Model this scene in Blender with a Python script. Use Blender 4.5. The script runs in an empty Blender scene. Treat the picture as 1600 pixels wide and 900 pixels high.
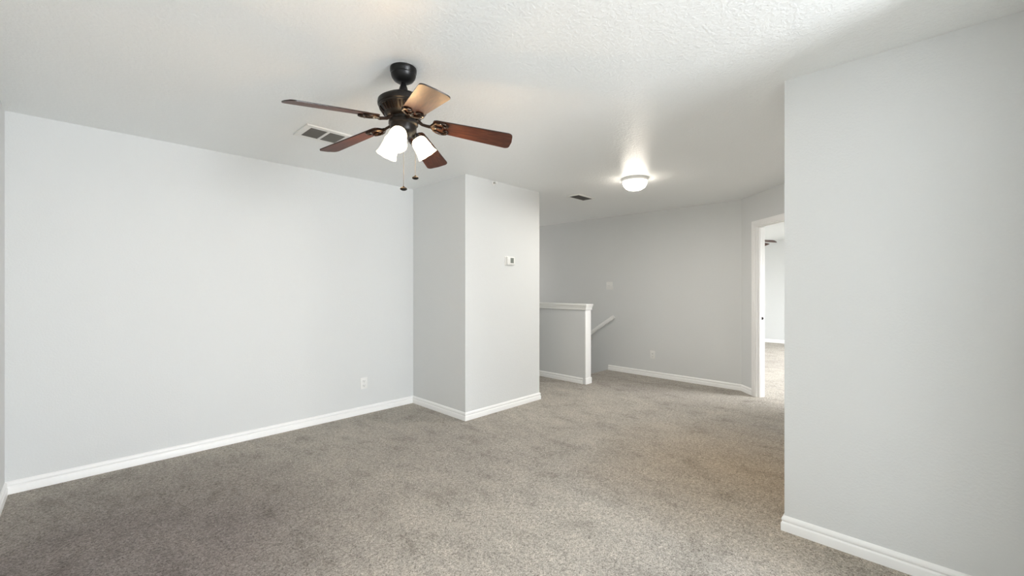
import bpy, bmesh, math, random
from mathutils import Vector, Matrix
random.seed(7)
PI = math.pi
R = math.radians
SC = bpy.context.scene
COL = SC.collection

# ------------------------------------------------------------------ camera, exposure, light
YAW = 44.33
EYE = 1.318
cam_d = bpy.data.cameras.new('camera')
cam = bpy.data.objects.new('camera', cam_d); COL.objects.link(cam)
cam.location = (0, 0, EYE)
cam.rotation_euler = (R(90), 0, R(YAW - 90))
cam_d.sensor_width = 36; cam_d.lens = 36 * 656 / 1600
cam_d.shift_y = -1 / 1600
cam_d.clip_start = 0.02
SC.camera = cam
vs = SC.view_settings
SC.display_settings.display_device = 'sRGB'
vs.view_transform = 'Standard'; vs.look = 'None'; vs.gamma = 1; vs.use_curve_mapping = False
vs.exposure = -0.06
SC.cycles.use_denoising = True
SC.cycles.max_bounces = 14; SC.cycles.diffuse_bounces = 10; SC.cycles.glossy_bounces = 4
SC.cycles.sample_clamp_indirect = 6
SC.cycles.caustics_reflective = False; SC.cycles.caustics_refractive = False

P_WIN = 270      # daylight through the room's window
P_BED = 275      # daylight through the bedroom's windows
P_HALL = 22      # hall lamp
P_STAIR_FILL = 22  # fill light added at the end of the stairs
E_SHADE = 5.0
P_GLOW = 0.4     # bulb light coming through each frosted shade    # fan lamp shades
E_DOME = 20.0
P_BULB = 4.4     # bulb light leaving each shade's mouth

w = bpy.data.worlds.new('daylight'); SC.world = w; w.use_nodes = True
nt = w.node_tree; nt.nodes.clear()
sky = nt.nodes.new('ShaderNodeTexSky'); sky.sky_type = 'NISHITA'; sky.sun_disc = False
sky.sun_elevation = R(40); sky.sun_rotation = R(20)
bg = nt.nodes.new('ShaderNodeBackground'); bg.inputs['Strength'].default_value = 0.25
out = nt.nodes.new('ShaderNodeOutputWorld')
nt.links.new(sky.outputs[0], bg.inputs[0]); nt.links.new(bg.outputs[0], out.inputs[0])

def area(name, loc, direction, sx, sy, power, color=(1, 1, 1), spread=180):
    d = bpy.data.lights.new(name, 'AREA'); d.shape = 'RECTANGLE'; d.size = sx; d.size_y = sy
    d.energy = power; d.color = color; d.spread = R(spread)
    o = bpy.data.objects.new(name, d); COL.objects.link(o)
    o.location = loc; o.rotation_euler = Vector(direction).to_track_quat('-Z', 'Z').to_euler()
    return o

# ------------------------------------------------------------------ dimensions
H = 2.44
XC, YL = -.344, 4.167          # corner at the far left of the picture
XB, YB, XD = 2.646, 3.229, 3.767  # the block with the thermostat
XR, YR = 2.665, .535           # corner of the right wall
XF, YF = 5.877, 1.647          # hall far wall, where the angled wall starts
XH, YH = 4.772, 3.276          # half wall
XH2 = 4.893
YS = 3.606                     # first stair edge
YE = 6.6                       # end of hall
YW = -2.80                     # window wall behind the camera
BX, BY0, BY1 = 11.5, -1.2, 4.3 # bedroom
AX0, AX1, AZ0, AZ1 = .70, 2.00, .45, 2.15   # the window opening
BW = [(6.3, 7.9), (8.9, 10.5)]

area('window_daylight', ((AX0 + AX1) / 2, YW - .16, (AZ0 + AZ1) / 2), (0, 1, 0), AX1 - AX0, AZ1 - AZ0, P_WIN, (.91, .95, 1))
area('stairwell_fill', (5.35, YE + .16, 1.5), (0, -1, -.15), .8, 1.2, P_STAIR_FILL, (1, .93, .88))  # unseen fill lamp added to lift the dark stair wall
for i, (a, b) in enumerate(BW):
    area('bedroom_daylight', ((a + b) / 2, BY0 - .16, 1.4), (0, .9, -.43), b - a, 1.5, P_BED / 2, (.98, .99, 1), 95)

# ------------------------------------------------------------------ materials
def mat(name, color, rough=.5, metal=0, spec=.5, emis=None, estr=0, coat=0):
    m = bpy.data.materials.new(name); m.use_nodes = True
    b = m.node_tree.nodes['Principled BSDF']
    b.inputs['Base Color'].default_value = (*color, 1)
    b.inputs['Roughness'].default_value = rough
    b.inputs['Metallic'].default_value = metal
    b.inputs['Specular IOR Level'].default_value = spec
    b.inputs['Coat Weight'].default_value = coat
    if emis:
        b.inputs['Emission Color'].default_value = (*emis, 1)
        b.inputs['Emission Strength'].default_value = estr
    return m

def N(m, t): return m.node_tree.nodes.new(t)
def L(m, a, b): m.node_tree.links.new(a, b)
def coords(m, scale=(1, 1, 1), kind='Object'):
    tc = N(m, 'ShaderNodeTexCoord'); mp = N(m, 'ShaderNodeMapping')
    mp.inputs['Scale'].default_value = scale
    L(m, tc.outputs[kind], mp.inputs['Vector']); return mp.outputs[0]
def noise(m, vec, scale, detail=3, rough=.5, dist=0):
    n = N(m, 'ShaderNodeTexNoise'); n.inputs['Scale'].default_value = scale
    n.inputs['Detail'].default_value = detail; n.inputs['Roughness'].default_value = rough
    n.inputs['Distortion'].default_value = dist
    L(m, vec, n.inputs['Vector']); return n.outputs['Fac']
def ramp(m, fac, stops):
    r = N(m, 'ShaderNodeValToRGB'); L(m, fac, r.inputs[0])
    e = r.color_ramp.elements
    while len(e) < len(stops): e.new(.5)
    for q, (p, c) in zip(e, stops): q.position = p; q.color = (*c, 1)
    return r.outputs[0]
def mixc(m, fac, a, b, mode='MIX'):
    x = N(m, 'ShaderNodeMix'); x.data_type = 'RGBA'; x.blend_type = mode
    if isinstance(fac, (int, float)): x.inputs[0].default_value = fac
    else: L(m, fac, x.inputs[0])
    for v, s in ((a, x.inputs[6]), (b, x.inputs[7])):
        if isinstance(v, tuple): s.default_value = (*v, 1)
        else: L(m, v, s)
    return x.outputs[2]
def bump(m, height, strength, dist):
    b = N(m, 'ShaderNodeBump'); b.inputs['Strength'].default_value = strength
    b.inputs['Distance'].default_value = dist
    L(m, height, b.inputs['Height'])
    L(m, b.outputs[0], m.node_tree.nodes['Principled BSDF'].inputs['Normal'])
def base(m): return m.node_tree.nodes['Principled BSDF'].inputs['Base Color']

def paint(name, color, rough, scale, strength, dist, spec=.5):
    m = mat(name, color, rough, spec=spec)
    v = coords(m)
    n1 = noise(m, v, scale, 4, .55)
    h = ramp(m, n1, [(.42, (0, 0, 0)), (.62, (1, 1, 1))])
    bump(m, h, strength, dist)
    n2 = noise(m, v, 1.3, 3)
    c2 = tuple(x * .965 for x in color)
    L(m, mixc(m, n2, c2, color), base(m))
    return m
WALL = paint('wall_paint', (.705, .718, .715), .55, 90, .25, .0015)
CEIL = paint('ceiling_paint', (.87, .885, .88), .30, 60, .36, .003)
TRIM = mat('white_trim', (.90, .90, .89), .35)
WHITE = mat('white_plastic', (.82, .82, .80), .4)
CAPTRIM = mat('white_cap', (.84, .84, .82), .35)

CARPET = mat('carpet', (.4, .36, .31), .95, spec=.05)
def make_carpet(m):
    v = coords(m)
    big = noise(m, v, .55, 2, .5)
    c = ramp(m, big, [(.36, (.385, .357, .322)), (.60, (.45, .420, .374))])
    # darker pile nap and weaker window light, put into the colour with a ragged edge
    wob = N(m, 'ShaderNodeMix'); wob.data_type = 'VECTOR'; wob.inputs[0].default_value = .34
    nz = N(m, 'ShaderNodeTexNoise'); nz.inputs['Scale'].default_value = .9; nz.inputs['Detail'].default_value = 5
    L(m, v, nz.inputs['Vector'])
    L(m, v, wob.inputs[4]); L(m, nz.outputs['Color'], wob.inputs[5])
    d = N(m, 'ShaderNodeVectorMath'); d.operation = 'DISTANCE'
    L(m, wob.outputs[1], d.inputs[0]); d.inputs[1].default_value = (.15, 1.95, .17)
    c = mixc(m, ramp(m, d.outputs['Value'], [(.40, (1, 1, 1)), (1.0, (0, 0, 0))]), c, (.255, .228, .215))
    # warm lamp tint on the dim carpet by the passage corner, put into the colour
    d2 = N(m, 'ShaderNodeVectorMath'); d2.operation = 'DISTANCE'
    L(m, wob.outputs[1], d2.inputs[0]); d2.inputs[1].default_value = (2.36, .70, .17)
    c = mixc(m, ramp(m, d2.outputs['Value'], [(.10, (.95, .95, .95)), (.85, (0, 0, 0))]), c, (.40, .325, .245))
    mv = coords(m, (1.6, .9, 1))
    tr = noise(m, mv, 3.4, 7, .72, .15)             # brushed and trodden patches in the pile
    c = mixc(m, 1.0, c, ramp(m, tr, [(.30, (.72, .71, .70)), (.47, (1, 1, 1)), (.68, (1.14, 1.13, 1.115))]), 'MULTIPLY')
    cl = noise(m, v, 48, 3, .7)                     # clumps of pile
    c = mixc(m, 1.0, c, ramp(m, cl, [(.34, (.82, .82, .82)), (.66, (1.18, 1.18, 1.18))]), 'MULTIPLY')
    vo = N(m, 'ShaderNodeTexVoronoi'); vo.inputs['Scale'].default_value = 205      # single tufts, some light, some dark
    L(m, v, vo.inputs['Vector'])
    sx = N(m, 'ShaderNodeSeparateColor'); L(m, vo.outputs['Color'], sx.inputs[0])
    c = mixc(m, 1.0, c, ramp(m, sx.outputs[0], [(.0, (.52, .51, .50)), (.25, (.88, .88, .88)), (.75, (1.07, 1.07, 1.07)), (1, (1.38, 1.38, 1.38))]), 'MULTIPLY')
    L(m, c, base(m))
    f2 = noise(m, v, 120, 3, .7)
    bump(m, f2, .9, .008)
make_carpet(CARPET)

BRONZE = mat('dark_bronze', (.010, .008, .0065), .36, metal=.1, spec=.3)
BRACK = mat('bronze_bracket', (.028, .016, .010), .30, metal=.7)
BLACK = mat('black_enamel', (.006, .006, .006), .33, spec=.3)
DARK = mat('dark_recess', (.02, .02, .02), .8)
GRILLE = mat('grille_grey', (.17, .17, .165), .5)
CHROME = mat('chain_metal', (.25, .23, .2), .35, metal=.9)
STEEL = mat('satin_steel', (.7, .7, .68), .35, metal=.9)
FOBWOOD = mat('dark_fob', (.008, .007, .006), .65, spec=.25)
LOUV = mat('dark_louver', (.10, .10, .095), .5)
SCREEN = mat('lcd_grey', (.22, .24, .22), .25)
SLOT = mat('socket_slot', (.05, .05, .05), .6)
SHADE = mat('frosted_glass', (.9, .88, .82), .35, emis=(1, .84, .58), estr=E_SHADE)
_g = N(SHADE, 'ShaderNodeTexCoord'); _x = N(SHADE, 'ShaderNodeSeparateXYZ'); L(SHADE, _g.outputs['Generated'], _x.inputs[0])
_r = N(SHADE, 'ShaderNodeMapRange'); L(SHADE, _x.outputs[2], _r.inputs[0])      # the bulb sits low in the shade: the neck glows less
_r.inputs[3].default_value = E_SHADE; _r.inputs[4].default_value = E_SHADE * .45
L(SHADE, _r.outputs[0], SHADE.node_tree.nodes['Principled BSDF'].inputs['Emission Strength'])
BULB = mat('warm_bulb', (.9, .9, .9), .3, emis=(1, .75, .42), estr=9)
DOME = mat('opal_glass', (.9, .9, .88), .3, emis=(1, .90, .78), estr=E_DOME)
GLASS = mat('window_glass', (.95, .97, .97), .02)
GLASS.node_tree.nodes['Principled BSDF'].inputs['Transmission Weight'].default_value = 1
GLASS.node_tree.nodes['Principled BSDF'].inputs['IOR'].default_value = 1.02
DOORM = mat('white_door', (.82, .82, .80), .4)
WOOD = mat('walnut_blade', (.1, .04, .02), .45, spec=.28)
def make_wood(m):
    v = coords(m, (2.2, 34, 34))
    n1 = noise(m, v, 1.6, 5, .6, .8)
    c = ramp(m, n1, [(.30, (.028, .009, .006)), (.48, (.070, .022, .012)), (.68, (.115, .042, .022))])
    L(m, c, base(m))
make_wood(WOOD)
EDGE = mat('blade_edge', (.02, .01, .007), .4)
RAIL = mat('handrail_paint', (.82, .82, .80), .35)

# ------------------------------------------------------------------ mesh helpers
class MB:
    def __init__(s): s.bm = bmesh.new(); s.sm = []
    def box(s, lo, hi, M=None, mi=0, bev=0):
        xs = [(lo[0], hi[0]), (lo[1], hi[1]), (lo[2], hi[2])]
        b = bmesh.new()
        vs = [b.verts.new((xs[0][i], xs[1][j], xs[2][k])) for i in (0, 1) for j in (0, 1) for k in (0, 1)]
        for f in ((0, 1, 3, 2), (4, 6, 7, 5), (0, 4, 5, 1), (2, 3, 7, 6), (0, 2, 6, 4), (1, 5, 7, 3)):
            b.faces.new([vs[i] for i in f])
        if bev: bmesh.ops.bevel(b, geom=b.edges[:], offset=bev, segments=2, affect='EDGES', profile=.5)
        s._add(b, M, mi, False)
        return s
    def prism(s, pts, z0, z1, M=None, mi=0, side_mi=None):
        b = bmesh.new()
        lo = [b.verts.new((x, y, z0)) for x, y in pts]; hi = [b.verts.new((x, y, z1)) for x, y in pts]
        b.faces.new(lo[::-1]); b.faces.new(hi)
        n = len(pts)
        for f in b.faces: f.material_index = mi
        for i in range(n):
            f = b.faces.new((lo[i], lo[(i + 1) % n], hi[(i + 1) % n], hi[i]))
            f.material_index = mi if side_mi is None else side_mi
        s._add(b, M, None, False)
        return s
    def lathe(s, prof, seg=32, M=None, mi=0, closed=False, smooth=True, wob=None):
        b = bmesh.new(); rings = []
        for r, z in prof:
            if r < 1e-6: rings.append([b.verts.new((0, 0, z))])
            else: rings.append([b.verts.new((r * math.cos(2 * PI * i / seg), r * math.sin(2 * PI * i / seg), z + (wob(i, z) if wob else 0))) for i in range(seg)])
        prs = list(zip(rings, rings[1:])) + ([(rings[-1], rings[0])] if closed else [])
        for A, B in prs:
            for i in range(seg):
                j = (i + 1) % seg
                if len(A) == 1 and len(B) == 1: continue
                if len(A) == 1: b.faces.new((A[0], B[j], B[i]))
                elif len(B) == 1: b.faces.new((A[i], A[j], B[0]))
                else: b.faces.new((A[i], A[j], B[j], B[i]))
        s._add(b, M, mi, smooth)
        return s
    def tube(s, pts, rad, seg=8, M=None, mi=0, flat=1.0, closed=False, up=(0, 0, 1)):
        b = bmesh.new(); pts = [Vector(p) for p in pts]; n = len(pts)
        rr = rad if isinstance(rad, (list, tuple)) else [rad] * n
        rings = []
        for i, p in enumerate(pts):
            t = (pts[min(i + 1, n - 1)] - pts[max(i - 1, 0)]).normalized()
            u = Vector(up)
            a = t.cross(u)
            if a.length < 1e-4: a = t.cross(Vector((0, 1, 0)))
            a.normalize(); c = a.cross(t).normalized()
            rings.append([b.verts.new(p + a * (rr[i] * math.cos(2 * PI * k / seg)) + c * (rr[i] * flat * math.sin(2 * PI * k / seg))) for k in range(seg)])
        for A, B in zip(rings, rings[1:]):
            for i in range(seg): b.faces.new((A[i], A[(i + 1) % seg], B[(i + 1) % seg], B[i]))
        b.faces.new(rings[0][::-1]); b.faces.new(rings[-1])
        s._add(b, M, mi, True)
        return s
    def _add(s, b, M, mi, smooth):
        if M is not None: bmesh.ops.transform(b, matrix=M, verts=b.verts)
        bmesh.ops.recalc_face_normals(b, faces=b.faces)
        for f in b.faces:
            if mi is not None: f.material_index = mi
            f.smooth = smooth
        me = bpy.data.meshes.new('tmp'); b.to_mesh(me); b.free()
        s.bm.from_mesh(me); bpy.data.meshes.remove(me)
    def build(s, name, mats, parent=None, sharp=35):
        me = bpy.data.meshes.new(name); s.bm.to_mesh(me); s.bm.free()
        if not isinstance(mats, (list, tuple)): mats = [mats]
        for m in mats: me.materials.append(m)
        try: me.set_sharp_from_angle(angle=R(sharp))
        except Exception: pass
        o = bpy.data.objects.new(name, me); COL.objects.link(o)
        if parent: o.parent = parent
        return o

def tag(o, label=None, cat=None, group=None, kind=None):
    if label: o['label'] = label
    if cat: o['category'] = cat
    if group: o['group'] = group
    if kind: o['kind'] = kind
    return o
def empty(name, loc, rz=0):
    o = bpy.data.objects.new(name, None); COL.objects.link(o)
    o.location = loc; o.rotation_euler = (0, 0, rz); o.empty_display_size = .05
    return o
def S(o, label, cat): return tag(o, label, cat, None, 'structure')

# ------------------------------------------------------------------ room shell
fl = MB()
fl.box((-.6, -3.0, -.3), (XH2, YE + .1, 0)).box((XH2, -1.4, -.3), (XF + .115, YS, 0)).box((XF + .115, -1.4, -.3), (BX + .12, BY1 + .12, 0))
# rounded carpet nosing at the top of the stairs
fl.tube([(XH2 + .001, YS, -.022), (XF - .001, YS, -.022)], .0215, 14)
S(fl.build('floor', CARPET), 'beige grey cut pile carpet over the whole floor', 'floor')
S(MB().box((-.6, -3.0, H), (BX + .12, YE + .12, H + .1)).build('ceiling', CEIL), 'white textured ceiling', 'ceiling')

S(MB().box((XC - .12, YL, 0), (XB, YL + .12, H)).build('wall_left', WALL), 'long pale grey wall at the left with an outlet', 'wall')
S(MB().box((XC - .12, YW - .12, 0), (XC, YL, H)).build('wall_near_left', WALL), 'sliver of pale wall at the extreme left edge', 'wall')
S(MB().box((XB, YB, 0), (XD, YE, H)).build('wall_center', WALL), 'white projecting wall block with a thermostat', 'wall')
S(MB().box((XR, -3.0, 0), (4.77, YR, H)).build('wall_right', WALL), 'plain grey wall block filling the right of the picture', 'wall')
S(MB().box((XF, YF, -2.3), (XF + .115, YE + .1, H)).build('wall_far', WALL), 'grey far wall of the hall and stairs', 'wall')
S(MB().box((XD, YE, -2.3), (4.95, YE + .12, H)).box((5.75, YE, -2.3), (XF, YE + .12, H)).box((4.95, YE, -2.3), (5.75, YE + .12, .9)).box((4.95, YE, 2.1), (5.75, YE + .12, H)).build('wall_hall_end', WALL), 'end wall of the hall behind the stairs', 'wall')
SX, SY = 2.09, -.31  # unseen stub, added to shade the right wall and ceiling corner
S(MB().box((SX, YW, 0), (XR, SY, H)).build('wall_added_stub', WALL), 'unseen wall stub added behind the camera to shade the right wall', 'wall')
# window wall behind the camera
ww = MB()
ww.box((XC, YW - .12, 0), (AX0, YW, H)).box((AX1, YW - .12, 0), (XR, YW, H)).box((AX0, YW - .12, 0), (AX1, YW, AZ0)).box((AX0, YW - .12, AZ1), (AX1, YW, H))
S(ww.build('wall_rear', WALL), 'window wall behind the camera', 'wall')
wf = MB()
for a, b in (((AX0, AZ0), (AX1, AZ0 + .05)), ((AX0, AZ1 - .05), (AX1, AZ1)), ((AX0, AZ0), (AX0 + .05, AZ1)), ((AX1 - .05, AZ0), (AX1, AZ1)), ((AX0, (AZ0 + AZ1) / 2 - .02), (AX1, (AZ0 + AZ1) / 2 + .02)), (((AX0 + AX1) / 2 - .03, AZ0), ((AX0 + AX1) / 2 + .03, AZ1))):
    wf.box((a[0], YW - .10, a[1]), (b[0], YW - .05, b[1]))
wfo = S(wf.build('window_1', TRIM), 'white framed window behind the camera', 'window')
MB().box((AX0 - .03, YW - .04, AZ0 - .025), (AX1 + .03, YW + .05, AZ0), bev=.005).build('window_sill', TRIM, wfo)

# angled wall with the bedroom doorway: local x = along the wall from the hall corner, y = into the bedroom
q = 1 / math.sqrt(2)
MA = Matrix(((-q, q, 0, XF), (-q, -q, 0, YF), (0, 0, 1, 0), (0, 0, 0, 1)))
TH = .092
D0, D1, DH = .318, 1.088, 2.045
aw = MB()
aw.box((0, 0, 0), (D0 - .018, TH, H), MA).box((D1 + .018, 0, 0), (1.60, TH, H), MA).box((D0 - .018, 0, DH + .018), (D1 + .018, TH, H), MA)
S(aw.build('wall_angled', WALL), 'short angled grey wall with the open bedroom doorway', 'wall')

# bedroom walls
S(MB().box((BX, BY0, 0), (BX + .12, BY1, H)).build('wall_bedroom_far', WALL), 'pale bedroom wall seen through the doorway', 'wall')
S(MB().box((XF + .115, BY1, 0), (BX + .12, BY1 + .12, H)).build('wall_bedroom_side', WALL), 'bedroom side wall hidden behind the hall wall', 'wall')
bw = MB(); xs = [4.77] + [v for ab in BW for v in ab] + [BX + .12]
for i in range(0, len(xs), 2): bw.box((xs[i], BY0 - .12, 0), (xs[i + 1], BY0, H))
for a, b in BW: bw.box((a, BY0 - .12, 0), (b, BY0, .65)).box((a, BY0 - .12, 2.15), (b, BY0, H))
S(bw.build('wall_bedroom_window', WALL), 'bedroom window wall hidden beside the doorway', 'wall')
for i, (a, b) in enumerate(BW):
    f = MB()
    for lo, hi in (((a, .65), (b, .70)), ((a, 2.10), (b, 2.15)), ((a, .65), (a + .05, 2.15)), ((b - .05, .65), (b, 2.15)), ((a, 1.38), (b, 1.42))):
        f.box((lo[0], BY0 - .10, lo[1]), (hi[0], BY0 - .05, hi[1]))
    S(f.build('window_%d' % (i + 2), TRIM), 'white framed bedroom window', 'window')

f = MB()  # frame of an unseen window added around the stair fill lamp
for lo, hi in (((4.95, .9), (5.75, .95)), ((4.95, 2.05), (5.75, 2.1)), ((4.95, .9), (5.0, 2.1)), ((5.7, .9), (5.75, 2.1)), ((4.95, 1.48), (5.75, 1.52))):
    f.box((lo[0], YE + .05, lo[1]), (hi[0], YE + .10, hi[1]))
S(f.build('window_4', TRIM), 'unseen white stair window frame added for the fill light', 'window')

# ------------------------------------------------------------------ half wall, stairs
hw = MB().box((XH, YH, 0), (XH2, YE, 1.065)).box((XH2 - .06, YS, -2.3), (XH2, YE, 0))
S(hw.build('wall_half', WALL), 'grey half wall beside the stairs', 'wall')
cap = MB()
cap.box((XH - .028, YH - .040, 1.066), (XH2 + .028, YE, 1.090), bev=.005)
# stepped moulding under the cap along the face, the end and the stair side
for z0, z1, o in ((1.040, 1.066, .019), (1.010, 1.040, .013)):
    cap.box((XH - o, YH - .012 - o, z0), (XH2 + o, YE, z1), bev=.003)
S(cap.build('trim_1', CAPTRIM), 'white moulded cap on top of the half wall', 'trim')
S(MB().box((XH - .003, YH - .014, 0), (XH2 + .003, YH + .002, 1.010), bev=.002).box((XH - .012, YH - .024, 0), (XH2 + .012, YH + .002, .085), bev=.004).build('trim_2', TRIM), 'white end board of the half wall with a plinth', 'trim')
st = MB()
RISE, RUN = .178, .268
for i in range(11):
    z = -RISE * (i + 1); y0 = YS + RUN * i
    st.box((XH2, y0, z - .25), (XF, y0 + RUN + .02, z), bev=.012)
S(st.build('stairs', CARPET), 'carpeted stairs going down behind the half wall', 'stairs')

# ------------------------------------------------------------------ baseboards (room on the left of the direction of travel)
PROF = [(0, 0), (.0145, 0), (.0145, .040), (.0130, .044), (.0075, .048), (.0075, .052), (.0115, .057), (.0120, .066), (.0085, .074), (.0030, .080), (0, .081)]
def miter(p, i):
    def nrm(a, b):
        d = (Vector(b) - Vector(a)).normalized(); return Vector((-d.y, d.x))
    n = len(p)
    if i == 0: return nrm(p[0], p[1])
    if i == n - 1: return nrm(p[-2], p[-1])
    a, b = nrm(p[i - 1], p[i]), nrm(p[i], p[i + 1])
    m = (a + b); return m / (1 + a.dot(b))
def baseboards(path, names):
    for i, nm in enumerate(names):
        if not nm: continue
        b = bmesh.new(); rings = []
        for k in (i, i + 1):
            m = miter(path, k); P = Vector(path[k])
            rings.append([b.verts.new((*(P + m * o), z)) for o, z in PROF])
        A, B = rings
        for j in range(len(PROF)):
            jj = (j + 1) % len(PROF); b.faces.new((A[j], A[jj], B[jj], B[j]))
        b.faces.new(A); b.faces.new(B[::-1])
        mb = MB(); mb._add(b, None, 0, False)
        S(mb.build(nm[0], TRIM), nm[1], 'baseboard')
def AW(s): return (XF - q * s, YF - q * s)
baseboards([(XD, YE), (XD, YB), (XB, YB), (XB, YL), (XC, YL), (XC, YW), (SX, YW), (SX, SY), (XR, SY), (XR, YR), (4.765, YR), AW(D1 + .085)],
    [None, ('baseboard_center', 'white baseboard under the thermostat wall'), ('baseboard_recess', 'white baseboard on the shaded side of the projecting block'),
     ('baseboard_left', 'long white baseboard of the left wall'), ('baseboard_near_left', 'white baseboard at the extreme left edge'), ('baseboard_rear', 'white baseboard under the window behind the camera'), ('baseboard_closet', 'white baseboard of the closet block'), ('baseboard_closet_front', 'white baseboard of the closet front'),  # the closet baseboards belong to the unseen stub added for shade
     ('baseboard_right', 'white baseboard of the right wall'), ('baseboard_right_return', 'white baseboard around the corner of the right wall'), ('baseboard_angled_near', 'short white baseboard on the hidden side of the doorway')])
baseboards([AW(D0 - .085), (XF, YF), (XF, YS - .02)], [('baseboard_angled', 'short white baseboard beside the door casing'), ('baseboard_far', 'white baseboard of the far hall wall')])
baseboards([(XH, YH + .03), (XH, YE)], [('baseboard_half', 'white baseboard of the half wall')])
baseboards([(BX, BY0), (BX, BY1)], [('baseboard_bedroom', 'white baseboard of the bedroom wall')])

# ------------------------------------------------------------------ bedroom doorway
door = empty('door_1', (*AW((D0 + D1) / 2), 0)); S(door, 'white cased doorway with the door open into the bedroom', 'door')
MD = Matrix.Translation(-Vector((*AW((D0 + D1) / 2), 0))) @ MA
cs = MB()
CW = .062
for y0, sgn in ((0, -1), (TH, 1)):
    def cb(a, b, za, zb, t0, t1):
        ys = sorted((y0 + sgn * t0, y0 + sgn * t1)); cs.box((a, ys[0], za), (b, ys[1], zb), MD, bev=.002)
    for t, ins in ((.015, 0), (.020, .022)):      # stepped casing, thicker on the outer side
        cb(D0 - .008 - CW, D0 - .008 - ins, 0, DH + .008 + CW, 0, t)
        cb(D1 + .008 + ins, D1 + .008 + CW, 0, DH + .008 + CW, 0, t)
        cb(D0 - .008 - ins, D1 + .008 + ins, DH + .008 + ins, DH + .008 + CW, 0, t)
cs.build('casing', TRIM, door)
jb = MB()
jb.box((D0 - .018, 0, 0), (D0, TH, DH + .018), MD).box((D1, 0, 0), (D1 + .018, TH, DH + .018), MD).box((D0, 0, DH), (D1, TH, DH + .018), MD)
jb.box((D0, .026, .0), (D0 + .011, .056, DH), MD, bev=.002).box((D1 - .011, .026, .0), (D1, .056, DH), MD, bev=.002).box((D0, .026, DH - .011), (D1, .056, DH), MD, bev=.002)
jb.build('jamb', TRIM, door)
MB().lathe([(0, 0), (.017, 0), (.016, .0016), (0, .0018)], 24, MD @ Matrix.Translation((D0 + .0001, .070, .945)) @ Matrix.Rotation(PI / 2, 4, 'Y')).build('strike_plate', BRONZE, door)
# open door leaf: hinged on the far jamb, swung right into the bedroom
leaf = MB()
leaf.box((D1 - .040, TH, .012), (D1 - .005, TH + .755, DH - .005), MD)
for z0, z1 in ((.22, .95), (1.10, 1.88)):
    for u0, u1 in ((.11, .34), (.42, .65)):
        leaf.box((D1 - .046, TH + u0, z0), (D1 - .001, TH + u1, z1), MD, bev=.006)
lf = leaf.build('door_leaf', DOORM, door)
kb = MB()
for s_ in (-1, 1):
    MK = MD @ Matrix.Translation((D1 - .0225 + s_ * .0175, TH + .69, .94)) @ Matrix.Rotation(s_ * PI / 2, 4, 'Y')
    kb.lathe([(0, 0), (.032, 0), (.032, .006), (.012, .010), (.012, .035), (.026, .042), (.028, .055), (.020, .066), (0, .069)], 24, MK)
kb.build('door_knob', BRONZE, lf)

# ------------------------------------------------------------------ handrail on the far wall
hr = empty('handrail', (XF, 3.45, .86)); tag(hr, 'white sloping handrail on the hall wall above the stairs', 'handrail')
dirv = Vector((0, .433, -.290)).normalized()
rl = MB(); p0 = Vector((-.062, .0, .0))
# rounded rectangular rail section swept down the slope
MR = Matrix.Translation(p0) @ dirv.to_track_quat('Y', 'Z').to_matrix().to_4x4()
rl.box((-.020, 0, -.028), (.020, 2.9, .028), MR, bev=.011)
rl.build('rail', RAIL, hr)
for t in (.55, 1.6, 2.6):
    c = p0 + dirv * t
    b = MB().lathe([(0, 0), (.03, 0), (.03, .006), (0, .008)], 20, Matrix.Translation((0, c.y, c.z - .075)) @ Matrix.Rotation(-PI / 2, 4, 'Y'))
    b.tube([(-.004, c.y, c.z - .075), (-.04, c.y, c.z - .074), (-.058, c.y, c.z - .062), (-.062, c.y, c.z - .03)], .007, 8, up=(0, 1, 0))
    b.build('rail_bracket', STEEL, hr)

# ------------------------------------------------------------------ outlets, switch, thermostat, sprinkler
def rot_wall(n):   # local +z of plate = wall normal, local y = up
    z = Vector(n); y = Vector((0, 0, 1)); x = y.cross(z)
    return Matrix((x, y, z)).transposed().to_4x4()
def outlet(loc, n, label, group):
    e = empty('wall_outlet', loc); tag(e, label, 'outlet', group)
    M = rot_wall(n)
    MB().box((-.038, -.060, 0), (.038, .060, .006), M, bev=.0025).build('cover_plate', WHITE, e)
    for s_ in (-1, 1):
        r = MB().box((-.017, s_ * .0225 - .0145, .005), (.017, s_ * .0225 + .0145, .0085), M, bev=.003).build('receptacle', WHITE, e)
        sl = MB()
        sl.box((-.0085, s_ * .0225 - .002, .0086), (-.0060, s_ * .0225 + .008, .0090), M).box((.0060, s_ * .0225 - .002, .0086), (.0085, s_ * .0225 + .007, .0090), M)
        sl.lathe([(0, .0004), (.003, .0004), (.003, 0), (0, 0)], 12, M @ Matrix.Translation((0, s_ * .0225 - .0085, .0086)))
        sl.build('slots', SLOT, r)
    MB().lathe([(0, .002), (.003, .0015), (.0035, 0), (0, 0)], 12, M @ Matrix.Translation((0, 0, .006))).build('screw', STEEL, e)
outlet((2.053, YL, .319), (0, -1, 0), 'white duplex outlet low on the long left wall', 'wall outlets')
outlet((XF, 2.84, .323), (-1, 0, 0), 'white duplex outlet low on the grey far hall wall', 'wall outlets')

e = empty('light_switch', (XF, 3.563, 1.344)); tag(e, 'white double light switch on the hall wall above the handrail', 'switch')
M = rot_wall((-1, 0, 0))
MB().box((-.058, -.060, 0), (.058, .060, .006), M, bev=.0025).build('cover_plate', WHITE, e)
for s_ in (-1, 1):
    MB().box((s_ * .023 - .006, -.012, .005), (s_ * .023 + .006, .012, .009), M).box((s_ * .023 - .004, -.001, .008), (s_ * .023 + .004, .009, .018), M, bev=.001).build('toggle', WHITE, e)

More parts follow.
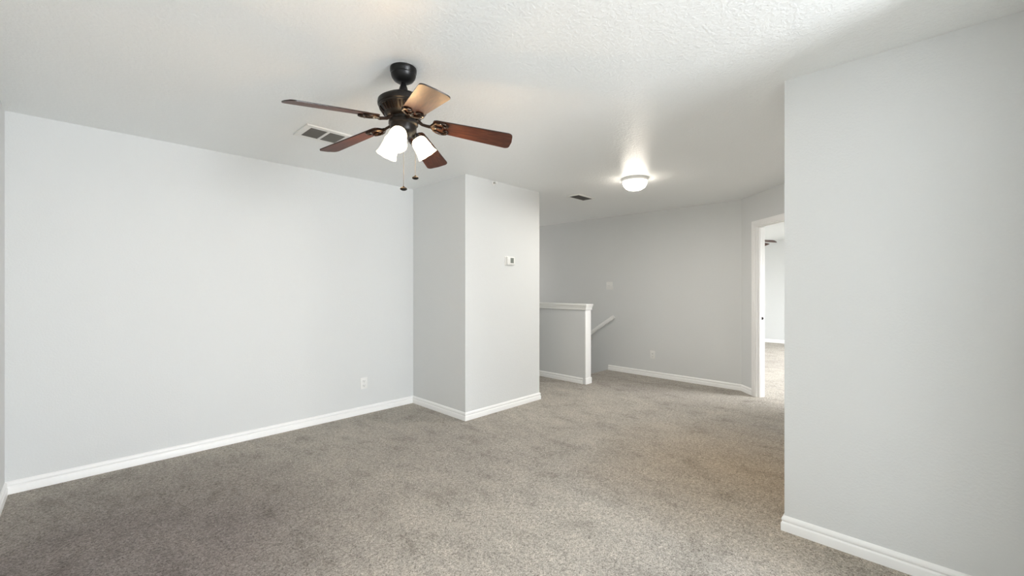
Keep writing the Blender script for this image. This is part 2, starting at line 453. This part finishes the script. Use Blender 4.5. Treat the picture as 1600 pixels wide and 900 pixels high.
e = empty('thermostat', (3.262, YB, 1.608)); tag(e, 'small white thermostat with a grey screen on the bright projecting wall', 'thermostat')
M = rot_wall((0, -1, 0))
MB().box((-.070, -.048, 0), (.066, .048, .004), M, bev=.001).build('back_plate', WHITE, e)
MB().box((-.052, -.044, .004), (.062, .044, .028), M, bev=.006).build('body', WHITE, e)
MB().box((-.008, -.026, .0275), (.042, .030, .0292), M, bev=.0006).build('screen', SCREEN, e)
bt = MB()
for k in range(2): bt.box((-.042, -.018 + k * .022, .0275), (-.026, -.006 + k * .022, .0305), M, bev=.001)
bt.build('button', WHITE, e)

e = empty('sprinkler_head', (3.026, YB, 2.414)); tag(e, 'tiny white sprinkler head high on the wall just under the ceiling', 'sprinkler')
MB().lathe([(0, 0), (.024, 0), (.024, .003), (.017, .009), (.012, .010), (.012, .004), (0, .004)], 24, M).build('escutcheon', WHITE, e)
hd = MB().lathe([(0, .0), (.008, .0), (.008, .022), (.005, .026), (0, .026)], 16, M)
for s_ in (-1, 1): hd.tube([tuple((M @ Vector((s_ * .007, 0, .020)))), tuple(M @ Vector((s_ * .011, -.004, .032))), tuple(M @ Vector((s_ * .004, -.002, .046)))], .0022, 6, up=(1, 0, .1))
hd.build('frame_arms', STEEL, e)
MB().lathe([(0, .046), (.012, .046), (.012, .048), (0, .049)], 16, M).build('deflector', WHITE, e)

# ------------------------------------------------------------------ ceiling vents
def register(name, x0, x1, y0, y1, label, panels, slat_dir, pm, mrg, n):
    e = empty(name, ((x0 + x1) / 2, (y0 + y1) / 2, H)); tag(e, label, 'vent')
    cx, cy = (x0 + x1) / 2, (y0 + y1) / 2
    hx, hy = (x1 - x0) / 2, (y1 - y0) / 2
    f = MB(); zt, zb = 0, -.012
    ix, iy = hx - mrg, hy - mrg
    f.box((-hx, -hy, zb), (hx, -iy, zt), bev=.003).box((-hx, iy, zb), (hx, hy, zt), bev=.003)
    f.box((-hx, -iy, zb), (-ix, iy, zt), bev=.003).box((ix, -iy, zb), (hx, iy, zt), bev=.003)
    if panels == 2: f.box((-.009, -iy, zb), (.009, iy, zt), bev=.002)
    f.build('frame', WHITE, e)
    MB().box((-ix, -iy, -.002), (ix, iy, -.0005)).build('duct_opening', DARK, e)
    g = MB()
    for k in range(n):
        if slat_dir == 'x':
            c = -iy + (k + .5) * 2 * iy / n
            Mk = Matrix.Translation((0, c, -.006)) @ Matrix.Rotation(R(-38), 4, 'X')
            g.box((-ix, -iy / n * .85, -.0006), (ix, iy / n * .85, .0006), Mk)
        else:
            c = -ix + (k + .5) * 2 * ix / n
            Mk = Matrix.Translation((c, 0, -.006)) @ Matrix.Rotation(R(38), 4, 'Y')
            g.box((-ix / n * .85, -iy, -.0006), (ix / n * .85, iy, .0006), Mk)
    g.build('louvers', pm, e)
    return e
register('ceiling_vent', 1.075, 1.400, 3.004, 3.285, 'white two panel return air vent on the ceiling behind the fan', 2, 'x', GRILLE, .040, 16)
register('ceiling_vent', 4.155, 4.498, 2.940, 3.125, 'small dark louvred vent on the hall ceiling beside the dome light', 1, 'y', LOUV, .025, 12)

# ------------------------------------------------------------------ hall dome light
e = empty('dome_light', (3.983, 2.119, H)); tag(e, 'lit white flush dome light on the hall ceiling', 'ceiling light')
MB().lathe([(0, 0), (.128, 0), (.130, -.006), (.130, -.026), (.124, -.032), (.116, -.032), (.116, -.010), (0, -.010)], 48).build('base_ring', WHITE, e)
dm = MB().lathe([(.115, -.026), (.122, -.034), (.121, -.050), (.112, -.074), (.095, -.096), (.070, -.112), (.040, -.121), (0, -.124)], 48).build('glass_dome', DOME, e)
ld = bpy.data.lights.new('hall_lamp_light', 'AREA'); ld.shape = 'DISK'; ld.size = .09; ld.energy = P_HALL; ld.color = (1, .965, .92)
lo = bpy.data.objects.new('hall_lamp_light', ld); COL.objects.link(lo); lo.parent = e; lo.location = (0, 0, -.126)

# ------------------------------------------------------------------ ceiling fan
def make_fan(loc, phase, label, lights, lab_group):
    e = empty('ceiling_fan', loc); tag(e, label, 'ceiling fan', lab_group)
    MB().lathe([(0, 0), (.066, 0), (.067, -.005), (.066, -.020), (.062, -.025), (.061, -.029), (.063, -.034), (.059, -.046), (.049, -.060), (.035, -.069), (.020, -.073), (0, -.074)], 40).build('canopy', BLACK, e)
    MB().lathe([(0, -.06), (.0125, -.06), (.0125, -.078), (.015, -.084), (.020, -.098), (.026, -.122), (.026, -.128), (0, -.128)], 24).build('downrod', BLACK, e)
    mh = MB().lathe([(0, -.124), (.030, -.125), (.056, -.131), (.083, -.143), (.103, -.155), (.111, -.160), (.112, -.164), (.120, -.166), (.126, -.172), (.128, -.184), (.127, -.194), (.122, -.198), (.122, -.204), (.117, -.208), (.092, -.243), (.075, -.252), (.062, -.254), (.060, -.268), (0, -.268)], 56)
    for k in range(36):                                # cast ribs of the vented lower bowl
        if k % 9 == 8: continue
        Mk = Matrix.Rotation(2 * PI * k / 36, 4, 'Z') @ Matrix.Translation((.107, 0, -.224)) @ Matrix.Rotation(R(35.5), 4, 'Y')
        mh.box((-.003, -.0036, -.017), (.0045, .0036, .017), Mk, bev=.002, mi=1)
    mh.build('motor_housing', [BRONZE, BRACK], e)
    MB().lathe([(0, -.262), (.056, -.262), (.070, -.268), (.074, -.276), (.074, -.288), (.066, -.294), (.066, -.322), (.058, -.336), (.038, -.346), (.014, -.350), (.010, -.362), (0, -.364)] if lights else
               [(0, -.262), (.070, -.268), (.100, -.280), (.118, -.300), (.120, -.350), (.105, -.378), (.06, -.395), (0, -.4)], 40).build('switch_housing', BRONZE, e)
    for k in range(5):
        a = R(phase + 72 * k)
        PIT, DR = R(13), R(8.2)
        def P(r, y, z=0):
            yy = y * math.cos(PIT) + z * math.sin(PIT); zz = -y * math.sin(PIT) + z * math.cos(PIT)
            return Vector((r * math.cos(DR) + zz * math.sin(DR), yy, -.261 - r * math.sin(DR) + zz * math.cos(DR)))
        # blade outline
        pts = []
        r0, r1, w0, w1, rc = .150, .569, .050, .067, .026
        for i in range(7):
            t = PI / 2 * i / 6; pts.append((r1 - rc + rc * math.sin(t) - .004, -(w1 - rc) - rc * math.cos(t)))
        pts.append((r1, 0))
        for i in range(7):
            t = PI / 2 * i / 6; pts.append((r1 - rc + rc * math.cos(t) - .004, (w1 - rc) + rc * math.sin(t)))
        pts += [(r0 + .02, w0), (r0 + .006, w0 - .006), (r0, w0 - .02), (r0, -w0 + .02), (r0 + .006, -w0 + .006), (r0 + .02, -w0)]
        b = bmesh.new(); T = .0055
        lo_ = [b.verts.new(P(x, y, -T / 2)) for x, y in pts]; hi_ = [b.verts.new(P(x, y, T / 2)) for x, y in pts]
        f = b.faces.new(lo_[::-1]); f = b.faces.new(hi_)
        for i in range(len(pts)):
            f = b.faces.new((lo_[i], lo_[(i + 1) % len(pts)], hi_[(i + 1) % len(pts)], hi_[i])); f.material_index = 1
        mb = MB(); mb._add(b, None, None, False)
        bl = mb.build('blade', [WOOD, EDGE], e); bl.rotation_euler.z = a
        # scrolled bracket under the blade root
        br = MB(); zb = -.008
        br.tube([(.056, 0, -.258), (.075, 0, -.266), (.095, 0, -.281), (.115, 0, -.286), tuple(P(.132, 0, zb - .002)), tuple(P(.142, 0, zb))], [.011, .010, .008, .008, .009, .010], 8, flat=.55, up=(0, 1, 0))
        for s_ in (-1, 1):
            sc = [(.138, .000), (.146, .014), (.156, .028), (.170, .039), (.188, .045), (.206, .045), (.219, .040), (.227, .030), (.226, .019), (.217, .013), (.207, .016), (.205, .024), (.211, .028)]
            br.tube([tuple(P(x, s_ * y, zb)) for x, y in sc], [.006, .0065, .007, .0075, .0075, .007, .0065, .006, .0055, .005, .0055, .006, .004], 8)
            br.tube([tuple(P(x, s_ * y, zb)) for x, y in ((.142, .006), (.155, .010), (.166, .007), (.172, .0))], [.005, .005, .0045, .003], 8)
        br.tube([tuple(P(x, 0, zb)) for x in (.142, .16, .185, .20)], [.006, .005, .006, .004], 8)
        bk = br.build('blade_bracket', BRACK, bl)
        for x, y in ((.19, .045), (.19, -.045), (.165, 0)):
            MB().lathe([(0, -.004), (.004, -.003), (.005, 0), (0, 0)], 10, Matrix.Translation(P(x, y, zb - .005))).build('screw', CHROME, bk)
    if lights:
        for az in (-92, 28, 148):
            # azimuth counted from the picture's right-hand direction
            A = R(az + YAW - 90); tl = R(36)
            ax = Vector((math.cos(A) * math.sin(tl), math.sin(A) * math.sin(tl), -math.cos(tl)))
            neck = Vector((math.cos(A) * .068, math.sin(A) * .068, -.343))
            Ms = Matrix.Translation(neck) @ ax.to_track_quat('Z', 'Y').to_matrix().to_4x4()
            o_ = [(.017, 0), (.028, .004), (.037, .013), (.042, .028), (.0445, .050), (.0465, .072), (.0495, .088), (.055, .103)]
            i_ = [(r - .003, z) for r, z in o_[::-1]][:-1] + [(.014, .004)]
            sh = MB().lathe(o_ + i_, 40, Ms, closed=True, wob=lambda i, z: .0009 * math.cos(i / 40 * 2 * PI * 8) * max(0, (z - .08) / .024)).build('lamp_shade', SHADE, e)
            sk = MB().lathe([(0, -.020), (.014, -.020), (.019, -.014), (.021, .002), (.019, .006), (.0125, .007), (.0125, .032), (0, .032)], 24, Ms)
            st_ = Vector((math.cos(A) * .035, math.sin(A) * .035, -.306))
            sk.tube([tuple(st_), tuple((st_ + neck) / 2 + Vector((math.cos(A) * .008, math.sin(A) * .008, .004))), tuple(neck - ax * .010)], .010, 10)
            sk.build('lamp_holder', BRONZE, sh)
            MB().lathe([(0, .030), (.011, .031), (.012, .040), (.020, .055), (.022, .064), (.018, .074), (.010, .080), (0, .082)], 20, Ms).build('bulb', BULB, sh)
            pl = bpy.data.lights.new('bulb_light', 'POINT'); pl.energy = P_BULB; pl.color = (1, .62, .29); pl.shadow_soft_size = .02
            po = bpy.data.objects.new('bulb_light', pl); COL.objects.link(po); po.parent = sh; po.location = neck + ax * .113
            gl = bpy.data.lights.new('shade_glow', 'POINT'); gl.energy = P_GLOW; gl.color = (1, .62, .30); gl.shadow_soft_size = .012
            go = bpy.data.objects.new('shade_glow', gl); COL.objects.link(go); go.parent = sh
            go.location = neck + ax * .055 + Vector((math.cos(A), math.sin(A), .72)).normalized() * .064
        right = Vector((math.sin(R(YAW)), -math.cos(R(YAW)), 0)); fwd = Vector((math.cos(R(YAW)), math.sin(R(YAW)), 0))
        for dl, dd, zb, fr in ((-.008, .035, -.602, 1), (.059, .010, -.552, .9)):
            p = right * dl + fwd * dd
            top = -.335
            c = MB()
            n = int((top - zb) / .0052)
            c.tube([(p.x, p.y, top), (p.x, p.y, zb)], .0009, 6, up=(1, 0, 0))
            for k in range(n): c.lathe([(0, .0018), (.0017, .0008), (.0017, -.0008), (0, -.0018)], 6, Matrix.Translation((p.x, p.y, top - k * .0052)))
            ch = c.build('pull_chain', CHROME, e)
            MB().lathe([(0, .010), (.003, .009), (.005, .004), (.014, .0), (.0185, -.005), (.0175, -.010), (.010, -.014), (0, -.015)], 24, Matrix.Translation((p.x, p.y, zb)) @ Matrix.Scale(fr, 4)).build('fob', FOBWOOD, ch)
    return e
make_fan((1.153, 1.906, H), 9.6 + YAW - 90, 'dark bronze five blade ceiling fan with three lit shades over the room', True, None)
make_fan((8.351, 2.327, H), 16 + YAW - 90, 'dark ceiling fan glimpsed through the bedroom doorway', False, None)
